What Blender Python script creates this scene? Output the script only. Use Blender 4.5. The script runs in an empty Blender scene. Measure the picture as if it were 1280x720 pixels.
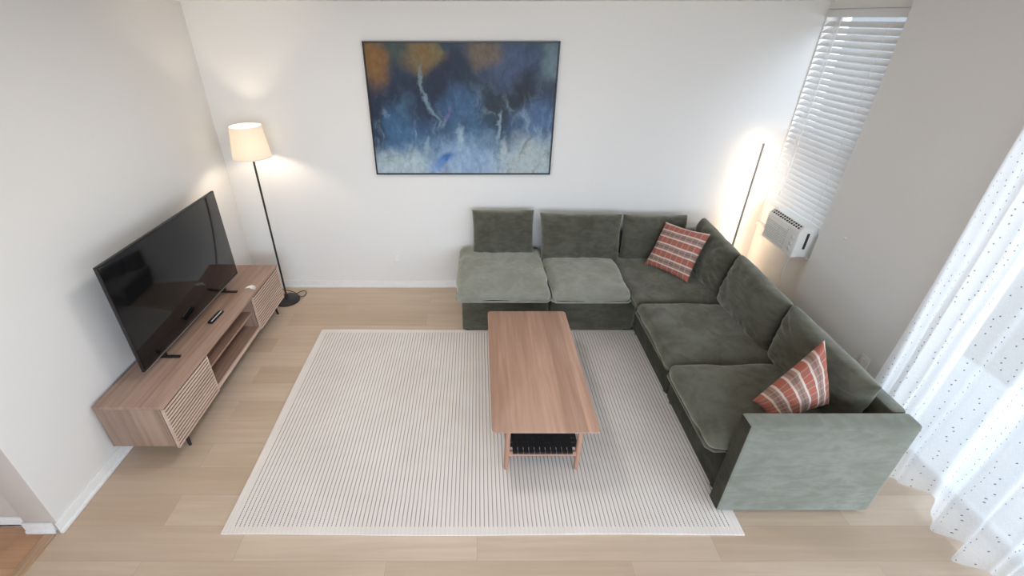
import bpy, bmesh, math, random
from mathutils import Vector, Matrix, noise
random.seed(7)
C = bpy.context.scene.collection
PI = math.pi
XL, YB, XR, XW, ZC = -2.187, 4.005, 2.55, 2.61, 2.44     # left wall, back wall, right wall, recessed window wall, ceiling
YE = 3.17                                                 # where the right wall steps back to the window wall

# ---------------------------------------------------------------- node helpers
def srgb(r, g, b):
    f = lambda c: (c/255/12.92) if c/255 <= 0.04045 else ((c/255+0.055)/1.055)**2.4
    return (f(r), f(g), f(b), 1.0)
class NT:
    def __init__(s, name):
        s.m = bpy.data.materials.new(name); s.m.use_nodes = True
        s.t = s.m.node_tree; s.t.nodes.clear()
        s.out = s.t.nodes.new('ShaderNodeOutputMaterial')
    def n(s, typ, props=None, **ins):
        nd = s.t.nodes.new(typ)
        for k, v in (props or {}).items(): setattr(nd, k, v)
        for k, v in ins.items():
            s.set(nd, k, v)
        return nd
    def set(s, nd, k, v):
        key = int(k[1:]) if k[0] == 'i' and k[1:].isdigit() else k.replace('_', ' ')
        sock = nd.inputs[key]
        if isinstance(v, bpy.types.NodeSocket): s.t.links.new(v, sock)
        elif isinstance(v, bpy.types.Node): s.t.links.new(v.outputs[0], sock)
        else: sock.default_value = v
    def math(s, op, a, b=0.0, c=None):
        nd = s.n('ShaderNodeMath', {'operation': op}); s.set(nd, 'i0', a); s.set(nd, 'i1', b)
        if c is not None: s.set(nd, 'i2', c)
        return nd.outputs[0]
    def mix(s, f, a, b, blend='MIX'):
        nd = s.n('ShaderNodeMix', {'data_type': 'RGBA', 'blend_type': blend})
        s.set(nd, 'i0', f); s.set(nd, 'i6', a); s.set(nd, 'i7', b)
        return nd.outputs[2]
    def smooth(s, v, a, b, lo=0.0, hi=1.0):
        nd = s.n('ShaderNodeMapRange', {'interpolation_type': 'SMOOTHSTEP'})
        for i, x in enumerate((v, a, b, lo, hi)): s.set(nd, 'i%d' % i, x)
        return nd.outputs[0]
    def coord(s, kind='Object'):
        return s.n('ShaderNodeTexCoord').outputs[kind]
    def mapping(s, v, scale=(1, 1, 1), loc=(0, 0, 0), rot=(0, 0, 0), typ='POINT'):
        nd = s.n('ShaderNodeMapping', {'vector_type': typ}); s.set(nd, 'Vector', v)
        nd.inputs['Scale'].default_value = scale; nd.inputs['Location'].default_value = loc; nd.inputs['Rotation'].default_value = rot
        return nd.outputs[0]
    def noise(s, v, scale, detail=4, rough=0.55, out=0, dist=0.0):
        nd = s.n('ShaderNodeTexNoise'); s.set(nd, 'Vector', v)
        nd.inputs['Scale'].default_value = scale; nd.inputs['Detail'].default_value = detail
        nd.inputs['Roughness'].default_value = rough; nd.inputs['Distortion'].default_value = dist
        return nd.outputs[out]
    def ramp(s, f, stops):
        nd = s.n('ShaderNodeValToRGB'); s.set(nd, 'i0', f); e = nd.color_ramp.elements
        while len(e) < len(stops): e.new(0.5)
        for el, (p, c) in zip(e, stops): el.position = p; el.color = c
        return nd.outputs[0]
    def bump(s, h, strength=0.3, dist=0.01):
        nd = s.n('ShaderNodeBump'); s.set(nd, 'Height', h)
        nd.inputs['Strength'].default_value = strength; nd.inputs['Distance'].default_value = dist
        return nd.outputs[0]
    def bsdf(s, **kw):
        nd = s.n('ShaderNodeBsdfPrincipled')
        for k, v in kw.items(): s.set(nd, k, v)
        s.t.links.new(nd.outputs[0], s.out.inputs[0]); return nd
    def end(s, sh): s.t.links.new(sh if isinstance(sh, bpy.types.NodeSocket) else sh.outputs[0], s.out.inputs[0]); return s.m

def plain(name, col, rough=0.5, metal=0.0, spec=0.5, var=0.06, scale=30, bump=0.0):
    t = NT(name); co = t.coord()
    nz = t.noise(co, scale, 3)
    f = t.smooth(nz, 0.3, 0.7)
    dark = tuple(c*(1-var) for c in col[:3]) + (1,)
    lite = tuple(min(1, c*(1+var)) for c in col[:3]) + (1,)
    kw = dict(Base_Color=t.mix(f, dark, lite), Roughness=rough, Metallic=metal, Specular_IOR_Level=spec)
    if bump: kw['Normal'] = t.bump(nz, bump, 0.003)
    t.bsdf(**kw); return t.m

def wood(name, base, dark, axis, board=None, rough=0.45, grain=1.0):
    """grain along axis (0,1,2); board = (axis across, width)"""
    t = NT(name); co = t.coord()
    sc = [38*grain]*3; sc[axis] = 1.6*grain
    g = t.noise(t.mapping(co, tuple(sc)), 1.0, 6, 0.62, dist=0.4)
    sc2 = [5]*3; sc2[axis] = 0.7
    g2 = t.noise(t.mapping(co, tuple(sc2), loc=(3, 1, 7)), 1.0, 3, 0.5)
    f = t.math('ADD', t.math('MULTIPLY', g, 0.6), t.math('MULTIPLY', g2, 0.5))
    col = t.mix(t.smooth(f, 0.38, 0.72), dark, base)
    if board:
        sep = t.n('ShaderNodeSeparateXYZ'); t.set(sep, 'i0', co)
        k = t.math('FLOOR', t.math('DIVIDE', sep.outputs[board[0]], board[1]))
        wn = t.n('ShaderNodeTexWhiteNoise', {'noise_dimensions': '1D'}); t.set(wn, 'W', k)
        v = t.math('MULTIPLY_ADD', wn.outputs[0], 0.22, 0.88)
        col = t.mix(1.0, col, t.n('ShaderNodeCombineColor', Red=v, Green=v, Blue=v).outputs[0], 'MULTIPLY')
    t.bsdf(Base_Color=col, Roughness=rough, Normal=t.bump(g, 0.08, 0.002)); return t.m

# ---------------------------------------------------------------- materials
M = {}
def wall_paint(name, col):
    t = NT(name); co = t.coord()
    nz = t.noise(co, 140, 3); big = t.noise(co, 1.1, 2)
    c = t.mix(t.smooth(big, 0.3, 0.7), tuple(x*0.985 for x in col[:3])+(1,), col)
    t.bsdf(Base_Color=c, Roughness=0.75, Specular_IOR_Level=0.25, Normal=t.bump(nz, 0.06, 0.002)); return t.m
M['wall'] = wall_paint('wall_paint', (0.80, 0.785, 0.76, 1))
M['wall_hall'] = wall_paint('hall_paint_shaded', (*srgb(202, 192, 184)[:3], 1))  # beige stands for the dim hall: shade put into the colour
M['ceiling'] = wall_paint('ceiling_paint', (0.82, 0.81, 0.79, 1))
M['trim'] = plain('white_trim_paint', (0.83, 0.82, 0.80, 1), 0.4, var=0.02)
M['plastic'] = plain('white_plastic', (0.88, 0.87, 0.83, 1), 0.35, var=0.02)
M['plate'] = plain('ivory_cover_plate', (0.78, 0.765, 0.74, 1), 0.5, var=0.02)
M['grey_plastic'] = plain('pale_grey_plastic', (0.66, 0.65, 0.62, 1), 0.45, var=0.04)
M['dark_slot'] = plain('dark_slot', (0.03, 0.03, 0.03, 1), 0.7)
M['black_metal'] = plain('black_metal', (0.018, 0.014, 0.014, 1), 0.38, var=0.1)
M['black_plastic'] = plain('black_plastic', (0.012, 0.011, 0.012, 1), 0.4)
M['aluminium'] = plain('brushed_aluminium', (0.34, 0.31, 0.28, 1), 0.45, 0.4)
M['sliver'] = plain('glossy_white_sliver', (0.9, 0.88, 0.84, 1), 0.15, var=0.02)

def floor_mat(name, a, b, dk, pw=0.185, pl=1.22, rough=0.5, mortar=0.0016):
    t = NT(name); co = t.coord()
    br = t.n('ShaderNodeTexBrick', {'offset': 0.37, 'offset_frequency': 2}, Vector=co)
    br.inputs['Scale'].default_value = 1; br.inputs['Brick Width'].default_value = pl; br.inputs['Row Height'].default_value = pw
    br.inputs['Mortar Size'].default_value = mortar; br.inputs['Mortar Smooth'].default_value = 0.5; br.inputs['Bias'].default_value = 0
    br.inputs['Color1'].default_value = (0, 0, 0, 1); br.inputs['Color2'].default_value = (1, 1, 1, 1); br.inputs['Mortar'].default_value = (0.3, 0.3, 0.3, 1)
    off = t.n('ShaderNodeVectorMath', {'operation': 'MULTIPLY_ADD'}); t.set(off, 'i0', br.outputs[0]); off.inputs[1].default_value = (7, 3, 0); t.set(off, 'i2', co)
    g = t.noise(t.mapping(off.outputs[0], (1.3, 26, 1)), 1.0, 7, 0.62, dist=0.6)
    g2 = t.noise(t.mapping(off.outputs[0], (0.9, 6, 1)), 1.0, 3, 0.5)
    col = t.mix(br.outputs[0], a, b)
    col = t.mix(t.smooth(t.math('ADD', t.math('MULTIPLY', g, 0.55), t.math('MULTIPLY', g2, 0.45)), 0.32, 0.7), t.mix(0.45, col, dk), col)
    col = t.mix(t.math('MULTIPLY', br.outputs[1], 0.3), col, tuple(x*0.45 for x in dk[:3])+(1,))
    t.bsdf(Base_Color=col, Roughness=t.smooth(g, 0.2, 0.8, rough-0.06, rough+0.08), Normal=t.bump(t.math('SUBTRACT', t.math('MULTIPLY', g, 0.2), br.outputs[1]), 0.12, 0.002))
    return t.m
M['floor'] = floor_mat('pale_oak_planks', srgb(216, 196, 175), srgb(196, 173, 150), srgb(172, 147, 123))
M['floor_hall'] = floor_mat('amber_wood_planks', srgb(200, 160, 128), srgb(188, 144, 110), srgb(160, 116, 84), pw=0.09, pl=0.8)
M['strip'] = wood('transition_wood', srgb(196, 166, 136), srgb(160, 126, 96), 1)
M['stand_top'] = wood('ash_veneer', srgb(178, 149, 132), srgb(146, 116, 100), 1, (0, 0.2), 0.42)
M['stand_side'] = wood('ash_veneer_side', srgb(166, 140, 124), srgb(136, 109, 94), 2, (0, 0.13), 0.5)
M['stand_slat'] = wood('ash_slats', srgb(222, 196, 181), srgb(196, 168, 152), 1, None, 0.5)
M['stand_back'] = plain('dark_brown_backing', srgb(66, 46, 38), 0.7)
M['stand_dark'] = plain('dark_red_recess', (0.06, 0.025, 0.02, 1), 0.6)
M['cherry'] = wood('cherry_boards', srgb(194, 157, 135), srgb(168, 129, 108), 1, (0, 0.118), 0.42)
M['cherry_leg'] = wood('cherry_leg', srgb(188, 148, 127), srgb(163, 122, 102), 2, None, 0.45)
M['cherry_rail'] = wood('cherry_rail', srgb(188, 148, 127), srgb(163, 122, 102), 0, None, 0.45)

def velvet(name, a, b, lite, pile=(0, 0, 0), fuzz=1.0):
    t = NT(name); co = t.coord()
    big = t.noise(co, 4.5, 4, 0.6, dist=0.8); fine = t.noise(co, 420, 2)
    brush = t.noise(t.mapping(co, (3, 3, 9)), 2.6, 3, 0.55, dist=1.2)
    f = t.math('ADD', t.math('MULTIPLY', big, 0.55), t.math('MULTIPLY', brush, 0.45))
    tone = t.smooth(f, 0.36, 0.66)
    col = t.mix(t.math('MULTIPLY', t.smooth(fine, 0.35, 0.7), 0.2), t.mix(tone, a, b), lite)
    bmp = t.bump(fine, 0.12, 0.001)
    lay_ = t.n('ShaderNodeVectorMath', {'operation': 'ADD'}); t.set(lay_, 'i0', bmp); lay_.inputs[1].default_value = pile      # normals lean this way
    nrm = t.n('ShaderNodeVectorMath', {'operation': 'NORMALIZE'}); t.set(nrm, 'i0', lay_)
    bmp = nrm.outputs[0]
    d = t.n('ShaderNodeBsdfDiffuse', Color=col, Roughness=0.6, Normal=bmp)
    sh = t.n('ShaderNodeBsdfSheen', Color=t.mix(tone, (0.36*fuzz, 0.37*fuzz, 0.32*fuzz, 1), (0.58*fuzz, 0.59*fuzz, 0.54*fuzz, 1)), Roughness=0.45)
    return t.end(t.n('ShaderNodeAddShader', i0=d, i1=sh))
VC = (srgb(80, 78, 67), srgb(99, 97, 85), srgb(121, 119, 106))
VP = (srgb(130, 128, 115), srgb(145, 144, 132), srgb(160, 160, 148))      # paler copy: sheen of the left seats put into the colour
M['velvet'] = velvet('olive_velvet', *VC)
M['velvet_seat_lit'] = velvet('olive_velvet_seat_lit', *VP, pile=(0, -0.55, 0))
M['velvet_across'] = velvet('olive_velvet_brushed_across', *VC, pile=(-0.05, -0.18, 0))
M['velvet_down'] = velvet('olive_velvet_brushed_down', *VC, pile=(0.05, 0.1, -0.35))
M['velvet_shaded'] = velvet('olive_velvet_shaded', srgb(56, 55, 48), srgb(70, 69, 60), srgb(86, 85, 76), pile=(0.25, 0.3, -0.3), fuzz=0.25)  # darker copy: shade on faces turned from the light, put into the colour
M['velvet_lit'] = velvet('olive_velvet_lit', srgb(120, 122, 112), srgb(135, 137, 128), srgb(148, 150, 141), pile=(0, -0.2, 0.3))  # paler copy: window light on arm and frame tops put into the colour
M['lining'] = plain('navy_lining', srgb(40, 50, 78), 0.9)
M['foot'] = plain('black_foot', (0.02, 0.02, 0.02, 1), 0.6)

def rug_mat():
    t = NT('striped_flatweave'); co = t.coord(); sep = t.n('ShaderNodeSeparateXYZ'); t.set(sep, 'i0', co)
    x, y = sep.outputs[0], sep.outputs[1]                    # origin at the rug's near left corner
    wob = t.math('MULTIPLY', t.math('SUBTRACT', t.noise(t.mapping(co, (2, 3, 1)), 1.0, 2), 0.5), 0.006)
    xs = t.math('ADD', x, wob)
    P = 0.0232
    ph = t.math('FRACT', t.math('DIVIDE', t.math('SUBTRACT', xs, 0.055), P))
    line = t.math('MULTIPLY', t.smooth(ph, 0.0, 0.06), t.smooth(ph, 0.17, 0.23, 1.0, 0.0))
    cell = t.math('FLOOR', t.math('DIVIDE', t.math('SUBTRACT', xs, 0.055), P))
    dph = t.math('FRACT', t.math('ADD', t.math('DIVIDE', y, 0.0115), t.math('MULTIPLY', cell, 0.37)))
    dash = t.math('MULTIPLY', t.smooth(dph, 0.0, 0.12), t.smooth(dph, 0.62, 0.74, 1.0, 0.0))
    inside = t.math('MULTIPLY', t.math('MULTIPLY', t.math('GREATER_THAN', x, 0.052), t.math('LESS_THAN', x, 2.74-0.05)),
                    t.math('MULTIPLY', t.math('GREATER_THAN', y, 0.042), t.math('LESS_THAN', y, 1.83-0.042)))
    f = t.math('MULTIPLY', t.math('MULTIPLY', line, t.math('MULTIPLY_ADD', dash, 0.75, 0.25)), inside)
    rib = t.math('ABSOLUTE', t.math('SINE', t.math('MULTIPLY', t.math('ADD', ph, 0.38), PI)))
    wv = t.math('SINE', t.math('MULTIPLY', y, 2*PI/0.0058))
    big = t.noise(co, 3, 3)
    base = t.mix(t.smooth(big, 0.3, 0.7), srgb(228, 219, 212), srgb(236, 228, 221))
    base = t.mix(t.math('MULTIPLY', t.math('MULTIPLY', t.smooth(ph, 0.5, 0.62), t.smooth(ph, 0.85, 0.97, 1.0, 0.0)), 0.35), base, srgb(246, 241, 236))
    col = t.mix(t.math('MULTIPLY', f, 0.92), base, srgb(52, 42, 44))
    h = t.math('ADD', t.math('MULTIPLY', rib, 0.6), t.math('MULTIPLY', wv, 0.12))
    t.bsdf(Base_Color=col, Roughness=0.95, Specular_IOR_Level=0.1, Normal=t.bump(t.math('SUBTRACT', h, f), 0.35, 0.003)); return t.m
M['rug'] = rug_mat()

def plaid_mat():
    t = NT('rust_plaid_cloth'); uv = t.coord('UV'); sep = t.n('ShaderNodeSeparateXYZ'); t.set(sep, 'i0', uv)
    nz = t.math('MULTIPLY', t.math('SUBTRACT', t.noise(uv, 3.0, 2), 0.5), 0.03)
    v = t.math('FRACT', t.math('MULTIPLY', t.math('ADD', sep.outputs[1], nz), 3.55))
    u = t.math('FRACT', t.math('MULTIPLY_ADD', t.math('ADD', sep.outputs[0], nz), 4.2, 0.2))
    rust, white, mauve, grey = srgb(180, 108, 92), srgb(226, 217, 206), srgb(170, 136, 124), srgb(124, 112, 106)
    def band(x, a, b, e=0.015): return t.math('MULTIPLY', t.smooth(x, a-e, a+e), t.smooth(x, b-e, b+e, 1.0, 0.0))
    col = t.mix(band(v, 0.50, 0.94), rust, mauve)
    col = t.mix(t.math('MULTIPLY', band(v, 0.66, 0.76), 0.75), col, grey)
    w = t.math('MAXIMUM', band(v, 0.42, 0.52), t.math('MAXIMUM', band(v, 0.90, 1.02), t.math('MULTIPLY', band(v, -0.02, 0.0), 1.0)))
    # crossing stripes, weaker
    col = t.mix(t.math('MULTIPLY', band(u, 0.50, 0.94), 0.28), col, grey)
    col = t.mix(t.math('MULTIPLY', t.math('MAXIMUM', band(u, 0.44, 0.50), band(u, 0.92, 0.98)), 0.30), col, white)
    col = t.mix(t.math('MULTIPLY', w, 0.88), col, white)
    fine = t.noise(t.mapping(uv, (180, 180, 1)), 1.0, 2)
    col = t.mix(t.math('MULTIPLY', fine, 0.22), col, srgb(120, 70, 60))
    t.bsdf(Base_Color=col, Roughness=0.9, Specular_IOR_Level=0.15, Normal=t.bump(fine, 0.25, 0.002)); return t.m
M['plaid'] = plaid_mat()

def shade_mat():
    t = NT('white_linen_shade'); co = t.coord(); nz = t.noise(t.mapping(co, (200, 200, 60)), 1.0, 2)
    d = t.n('ShaderNodeBsdfDiffuse', Color=(0.85, 0.82, 0.76, 1)); tr = t.n('ShaderNodeBsdfTranslucent', Color=t.mix(nz, (0.84, 0.80, 0.72, 1), (0.92, 0.88, 0.80, 1)))
    return t.end(t.n('ShaderNodeMixShader', i0=0.5, i1=d, i2=tr))
M['shade'] = shade_mat()
def emit(name, col, strength):
    t = NT(name); return t.end(t.n('ShaderNodeEmission', Color=col, Strength=strength))
M['bulb'] = emit('warm_bulb', (1.0, 0.82, 0.63, 1), 170)
M['led'] = emit('warm_led_strip', (1.0, 0.74, 0.50, 1), 66)

def glass_mat():
    t = NT('window_glass'); lw = t.n('ShaderNodeLayerWeight', Blend=0.5); fr = t.math('MULTIPLY_ADD', t.math('POWER', lw.outputs['Facing'], 5.0), 0.6, 0.03)
    return t.end(t.n('ShaderNodeMixShader', i0=fr, i1=t.n('ShaderNodeBsdfTransparent'), i2=t.n('ShaderNodeBsdfGlossy', Roughness=0.02)))
M['glass'] = glass_mat()
def slat_mat():
    t = NT('white_blind_slat'); co = t.coord(); nz = t.noise(t.mapping(co, (60, 3, 60)), 1.0, 2)
    col = t.mix(nz, (0.80, 0.79, 0.78, 1), (0.86, 0.85, 0.84, 1))
    p = t.n('ShaderNodeBsdfPrincipled', Base_Color=col, Roughness=0.35)
    tr = t.n('ShaderNodeBsdfTranslucent', Color=(0.9, 0.9, 0.9, 1))
    return t.end(t.n('ShaderNodeMixShader', i0=0.2, i1=p, i2=tr))
M['slat'] = slat_mat()
def sheer_mat():
    t = NT('sheer_dotted_voile'); uv = t.coord('UV'); sep = t.n('ShaderNodeSeparateXYZ'); t.set(sep, 'i0', uv)   # uv in metres
    u, v = sep.outputs[0], sep.outputs[1]
    cu = t.math('DIVIDE', u, 0.055); iu = t.math('FLOOR', cu)
    cv = t.math('ADD', t.math('DIVIDE', v, 0.036), t.math('MULTIPLY', iu, 0.43)); iv = t.math('FLOOR', cv)
    comb = t.n('ShaderNodeCombineXYZ', X=iu, Y=iv); wn = t.n('ShaderNodeTexWhiteNoise', {'noise_dimensions': '2D'}); t.set(wn, 'Vector', comb)
    ws = t.n('ShaderNodeSeparateColor'); t.set(ws, 'i0', wn.outputs['Color'])
    du = t.math('SUBTRACT', t.math('SUBTRACT', t.math('FRACT', cu), 0.5), t.math('MULTIPLY', t.math('SUBTRACT', ws.outputs[0], 0.5), 0.35))
    dv = t.math('SUBTRACT', t.math('SUBTRACT', t.math('FRACT', cv), 0.5), t.math('MULTIPLY', t.math('SUBTRACT', ws.outputs[1], 0.5), 0.5))
    du = t.math('MULTIPLY', du, 0.055); dv = t.math('MULTIPLY', dv, 0.036)
    d = t.math('SQRT', t.math('ADD', t.math('MULTIPLY', du, du), t.math('MULTIPLY', t.math('MULTIPLY', dv, dv), 0.5)))
    dot = t.math('MULTIPLY', t.smooth(d, 0.0020, 0.0034, 1.0, 0.0), t.math('GREATER_THAN', ws.outputs[2], 0.25))
    weave = t.noise(t.mapping(uv, (900, 60, 1)), 1.0, 2)
    white = t.n('ShaderNodeMixShader', i0=0.62, i1=t.n('ShaderNodeBsdfDiffuse', Color=(0.88, 0.88, 0.88, 1)), i2=t.n('ShaderNodeBsdfTranslucent', Color=(0.93, 0.93, 0.93, 1)))
    cloth = t.n('ShaderNodeMixShader', i0=t.smooth(weave, 0.3, 0.7, 0.26, 0.36), i1=white, i2=t.n('ShaderNodeBsdfTransparent'))
    tuft = t.n('ShaderNodeBsdfDiffuse', Color=(0.07, 0.07, 0.08, 1))
    return t.end(t.n('ShaderNodeMixShader', i0=t.math('MULTIPLY', dot, 0.85), i1=cloth, i2=tuft))
M['sheer'] = sheer_mat()

def screen_mat():
    t = NT('dark_glossy_screen'); co = t.coord(); nz = t.noise(co, 300, 2)
    t.bsdf(Base_Color=t.mix(nz, (0.004, 0.004, 0.005, 1), (0.007, 0.007, 0.008, 1)), Roughness=0.07, Specular_IOR_Level=0.36)
    return t.m
M['screen'] = screen_mat()
def cord_mat():
    t = NT('black_woven_webbing'); co = t.coord()
    nz = t.noise(t.mapping(co, (400, 40, 400)), 1.0, 2)
    t.bsdf(Base_Color=t.mix(nz, (0.008, 0.009, 0.011, 1), (0.025, 0.026, 0.03, 1)), Roughness=0.55, Normal=t.bump(nz, 0.3, 0.001)); return t.m
M['webbing'] = cord_mat()

# painting: soft pools of colour, positions given in the picture's own metres
PW, PH = 1.486, 1.001
def painting_mat():
    t = NT('abstract_blue_painting'); co = t.coord()          # origin at the canvas's lower left corner, x right, z up
    nz = t.n('ShaderNodeTexNoise'); t.set(nz, 'Vector', co); nz.inputs['Scale'].default_value = 5; nz.inputs['Detail'].default_value = 6; nz.inputs['Roughness'].default_value = 0.6
    a = t.n('ShaderNodeVectorMath', {'operation': 'SUBTRACT'}); t.set(a, 'i0', nz.outputs['Color']); a.inputs[1].default_value = (0.5, 0.5, 0.5)
    b = t.n('ShaderNodeVectorMath', {'operation': 'MULTIPLY_ADD'}); t.set(b, 'i0', a); b.inputs[1].default_value = (0.22, 0.0, 0.26); t.set(b, 'i2', co)
    w = b.outputs[0]
    sep = t.n('ShaderNodeSeparateXYZ'); t.set(sep, 'i0', w)
    stops = [(0.0, srgb(166, 182, 192)), (0.10, srgb(150, 174, 196)), (0.22, srgb(98, 130, 160)), (0.36, srgb(54, 84, 110)), (0.60, srgb(34, 52, 68)), (0.85, srgb(40, 60, 78)), (1.0, srgb(56, 76, 90))]
    col = t.ramp(t.math('DIVIDE', sep.outputs[2], PH), stops)
    def P(cx, cy):
        k = (cy-85)/555.0; l = 90+55*k; r = 922-42*k
        return (cx-l)/(r-l)*PW, (1-k)*PH
    B = [(190,260,130,120,0,(36,50,76),.85), (430,250,125,170,0,(30,42,68),.95), (600,290,110,150,0,(42,58,76),.85), (690,360,75,100,0,(46,58,68),.85),
         (735,165,140,95,0,(78,94,128),.9), (792,280,60,95,0,(40,48,62),.95), (905,150,60,100,0,(128,152,160),.7), (880,290,60,60,0,(60,72,96),.7),
         (112,155,78,105,0,(142,104,60),1.0), (330,122,85,66,0,(132,106,66),1.0), (606,118,80,58,0,(124,108,90),.9), (222,105,45,45,0,(72,88,80),.8),
         (500,345,95,90,0,(70,108,150),.8), (545,440,80,90,0,(74,112,146),.7), (225,440,115,95,0,(66,106,146),.85), (275,350,34,45,0,(78,116,150),.7),
         (130,410,50,170,0,(36,48,72),.85), (360,430,70,60,0,(56,84,122),.7), (330,350,60,70,0,(34,46,72),.6), (840,395,105,75,0,(90,120,164),.8), (730,440,50,70,0,(66,92,130),.7),
         (600,510,70,55,0,(84,116,138),.7), (250,590,160,60,0,(186,204,210),.9), (520,570,150,100,0,(152,180,214),.9), (800,570,150,110,0,(190,204,206),.95),
         (442,578,60,26,25,(74,130,206),.9), (400,615,50,20,10,(110,150,210),.6), (390,525,25,55,0,(96,128,160),.6),
         (326,215,8,60,-5,(128,150,158),.85), (355,305,8,62,26,(124,150,162),.8), (388,352,8,40,24,(120,150,170),.7), (662,440,8,70,-4,(150,174,190),.85), (680,520,15,60,-6,(190,208,212),.9),
         (505,470,12,50,0,(170,196,214),.8), (445,370,8,50,-30,(112,112,160),.75), (355,525,10,40,0,(160,186,200),.7), (300,140,10,50,30,(120,118,84),.6), (395,110,24,50,0,(128,118,76),.7)]
    for cx, cy, rx, ry, ang, c, s in B:
        X, Z = P(cx, cy)
        v = t.mapping(w, (rx/830*PW*1.5, 1.0, ry/555*PH*1.5), (X, 0, Z), (0, math.radians(-ang), 0), 'TEXTURE')
        g = t.n('ShaderNodeTexGradient', {'gradient_type': 'SPHERICAL'}); t.set(g, 'i0', v)
        col = t.mix(t.smooth(g.outputs[1], 0.0, 0.75, 0.0, s), col, srgb(*[q*0.90 for q in c]))
    ws = t.noise(t.mapping(w, (1, 1, 0.45), loc=(4, 0, 2)), 7, 6, 0.62, dist=1.2)
    low = t.smooth(sep.outputs[2], 0.85, 0.25)
    col = t.mix(t.math('MULTIPLY', t.math('MULTIPLY', t.smooth(ws, 0.50, 0.72), low), 0.65), col, srgb(150, 176, 192))
    col = t.mix(t.math('MULTIPLY', t.smooth(ws, 0.50, 0.28), 0.45), col, srgb(26, 38, 52))
    mot = t.noise(t.mapping(co, (1, 1, 0.6)), 26, 5, 0.65)
    k = t.smooth(mot, 0.25, 0.75, 0.80, 1.16)
    col = t.mix(1.0, col, t.n('ShaderNodeCombineColor', Red=k, Green=k, Blue=k).outputs[0], 'MULTIPLY')
    t.bsdf(Base_Color=col, Roughness=0.5, Specular_IOR_Level=0.3, Normal=t.bump(mot, 0.1, 0.002)); return t.m
M['painting'] = painting_mat()

# ---------------------------------------------------------------- mesh helpers (all coordinates are world metres)
def BM(): return bmesh.new()
def box(bm, x0, x1, y0, y1, z0, z1, bev=0.0, seg=2, mat=None):
    r = bmesh.ops.create_cube(bm, size=1.0); vs = r['verts']
    for v in vs: v.co = Vector(((x0+x1)/2 + v.co.x*(x1-x0), (y0+y1)/2 + v.co.y*(y1-y0), (z0+z1)/2 + v.co.z*(z1-z0)))
    if mat is not None:
        for v in vs: v.co = mat @ v.co
    if bev:
        es = list({e for v in vs for e in v.link_edges})
        bmesh.ops.bevel(bm, geom=es, offset=bev, segments=seg, profile=0.5, affect='EDGES')
    return bm
def tube(bm, pts, rad, n=10, caps=True):
    pts = [Vector(p) for p in pts]; rs = rad if isinstance(rad, (list, tuple)) else [rad]*len(pts)
    rings = []; up = None
    for i, p in enumerate(pts):
        d = (pts[min(i+1, len(pts)-1)] - pts[max(i-1, 0)]).normalized()
        if up is None: up = Vector((0, 0, 1)) if abs(d.z) < 0.9 else Vector((1, 0, 0))
        s = d.cross(up).normalized(); up = s.cross(d).normalized()
        rings.append([bm.verts.new(p + rs[i]*(math.cos(2*PI*k/n)*s + math.sin(2*PI*k/n)*up)) for k in range(n)])
    for a, b in zip(rings, rings[1:]):
        for k in range(n): bm.faces.new((a[k], a[(k+1) % n], b[(k+1) % n], b[k]))
    if caps: bm.faces.new(rings[0][::-1]); bm.faces.new(rings[-1])
    return bm
def lathe(bm, prof, c, n=40, close=False):
    rings = [[bm.verts.new((c[0]+r*math.cos(2*PI*k/n), c[1]+r*math.sin(2*PI*k/n), z)) for k in range(n)] for r, z in prof]
    prs = list(zip(rings, rings[1:])) + ([(rings[-1], rings[0])] if close else [])
    for a, b in prs:
        for k in range(n): bm.faces.new((a[k], a[(k+1) % n], b[(k+1) % n], b[k]))
    if not close:
        if prof[0][0] > 1e-6: bm.faces.new(rings[0][::-1])
        if prof[-1][0] > 1e-6: bm.faces.new(rings[-1])
    return bm
def bez(p0, p1, p2, p3, n=16):
    P = [Vector(p) for p in (p0, p1, p2, p3)]; o = []
    for i in range(n+1):
        t = i/n; o.append(P[0]*(1-t)**3 + P[1]*3*t*(1-t)**2 + P[2]*3*t*t*(1-t) + P[3]*t**3)
    return o
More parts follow.
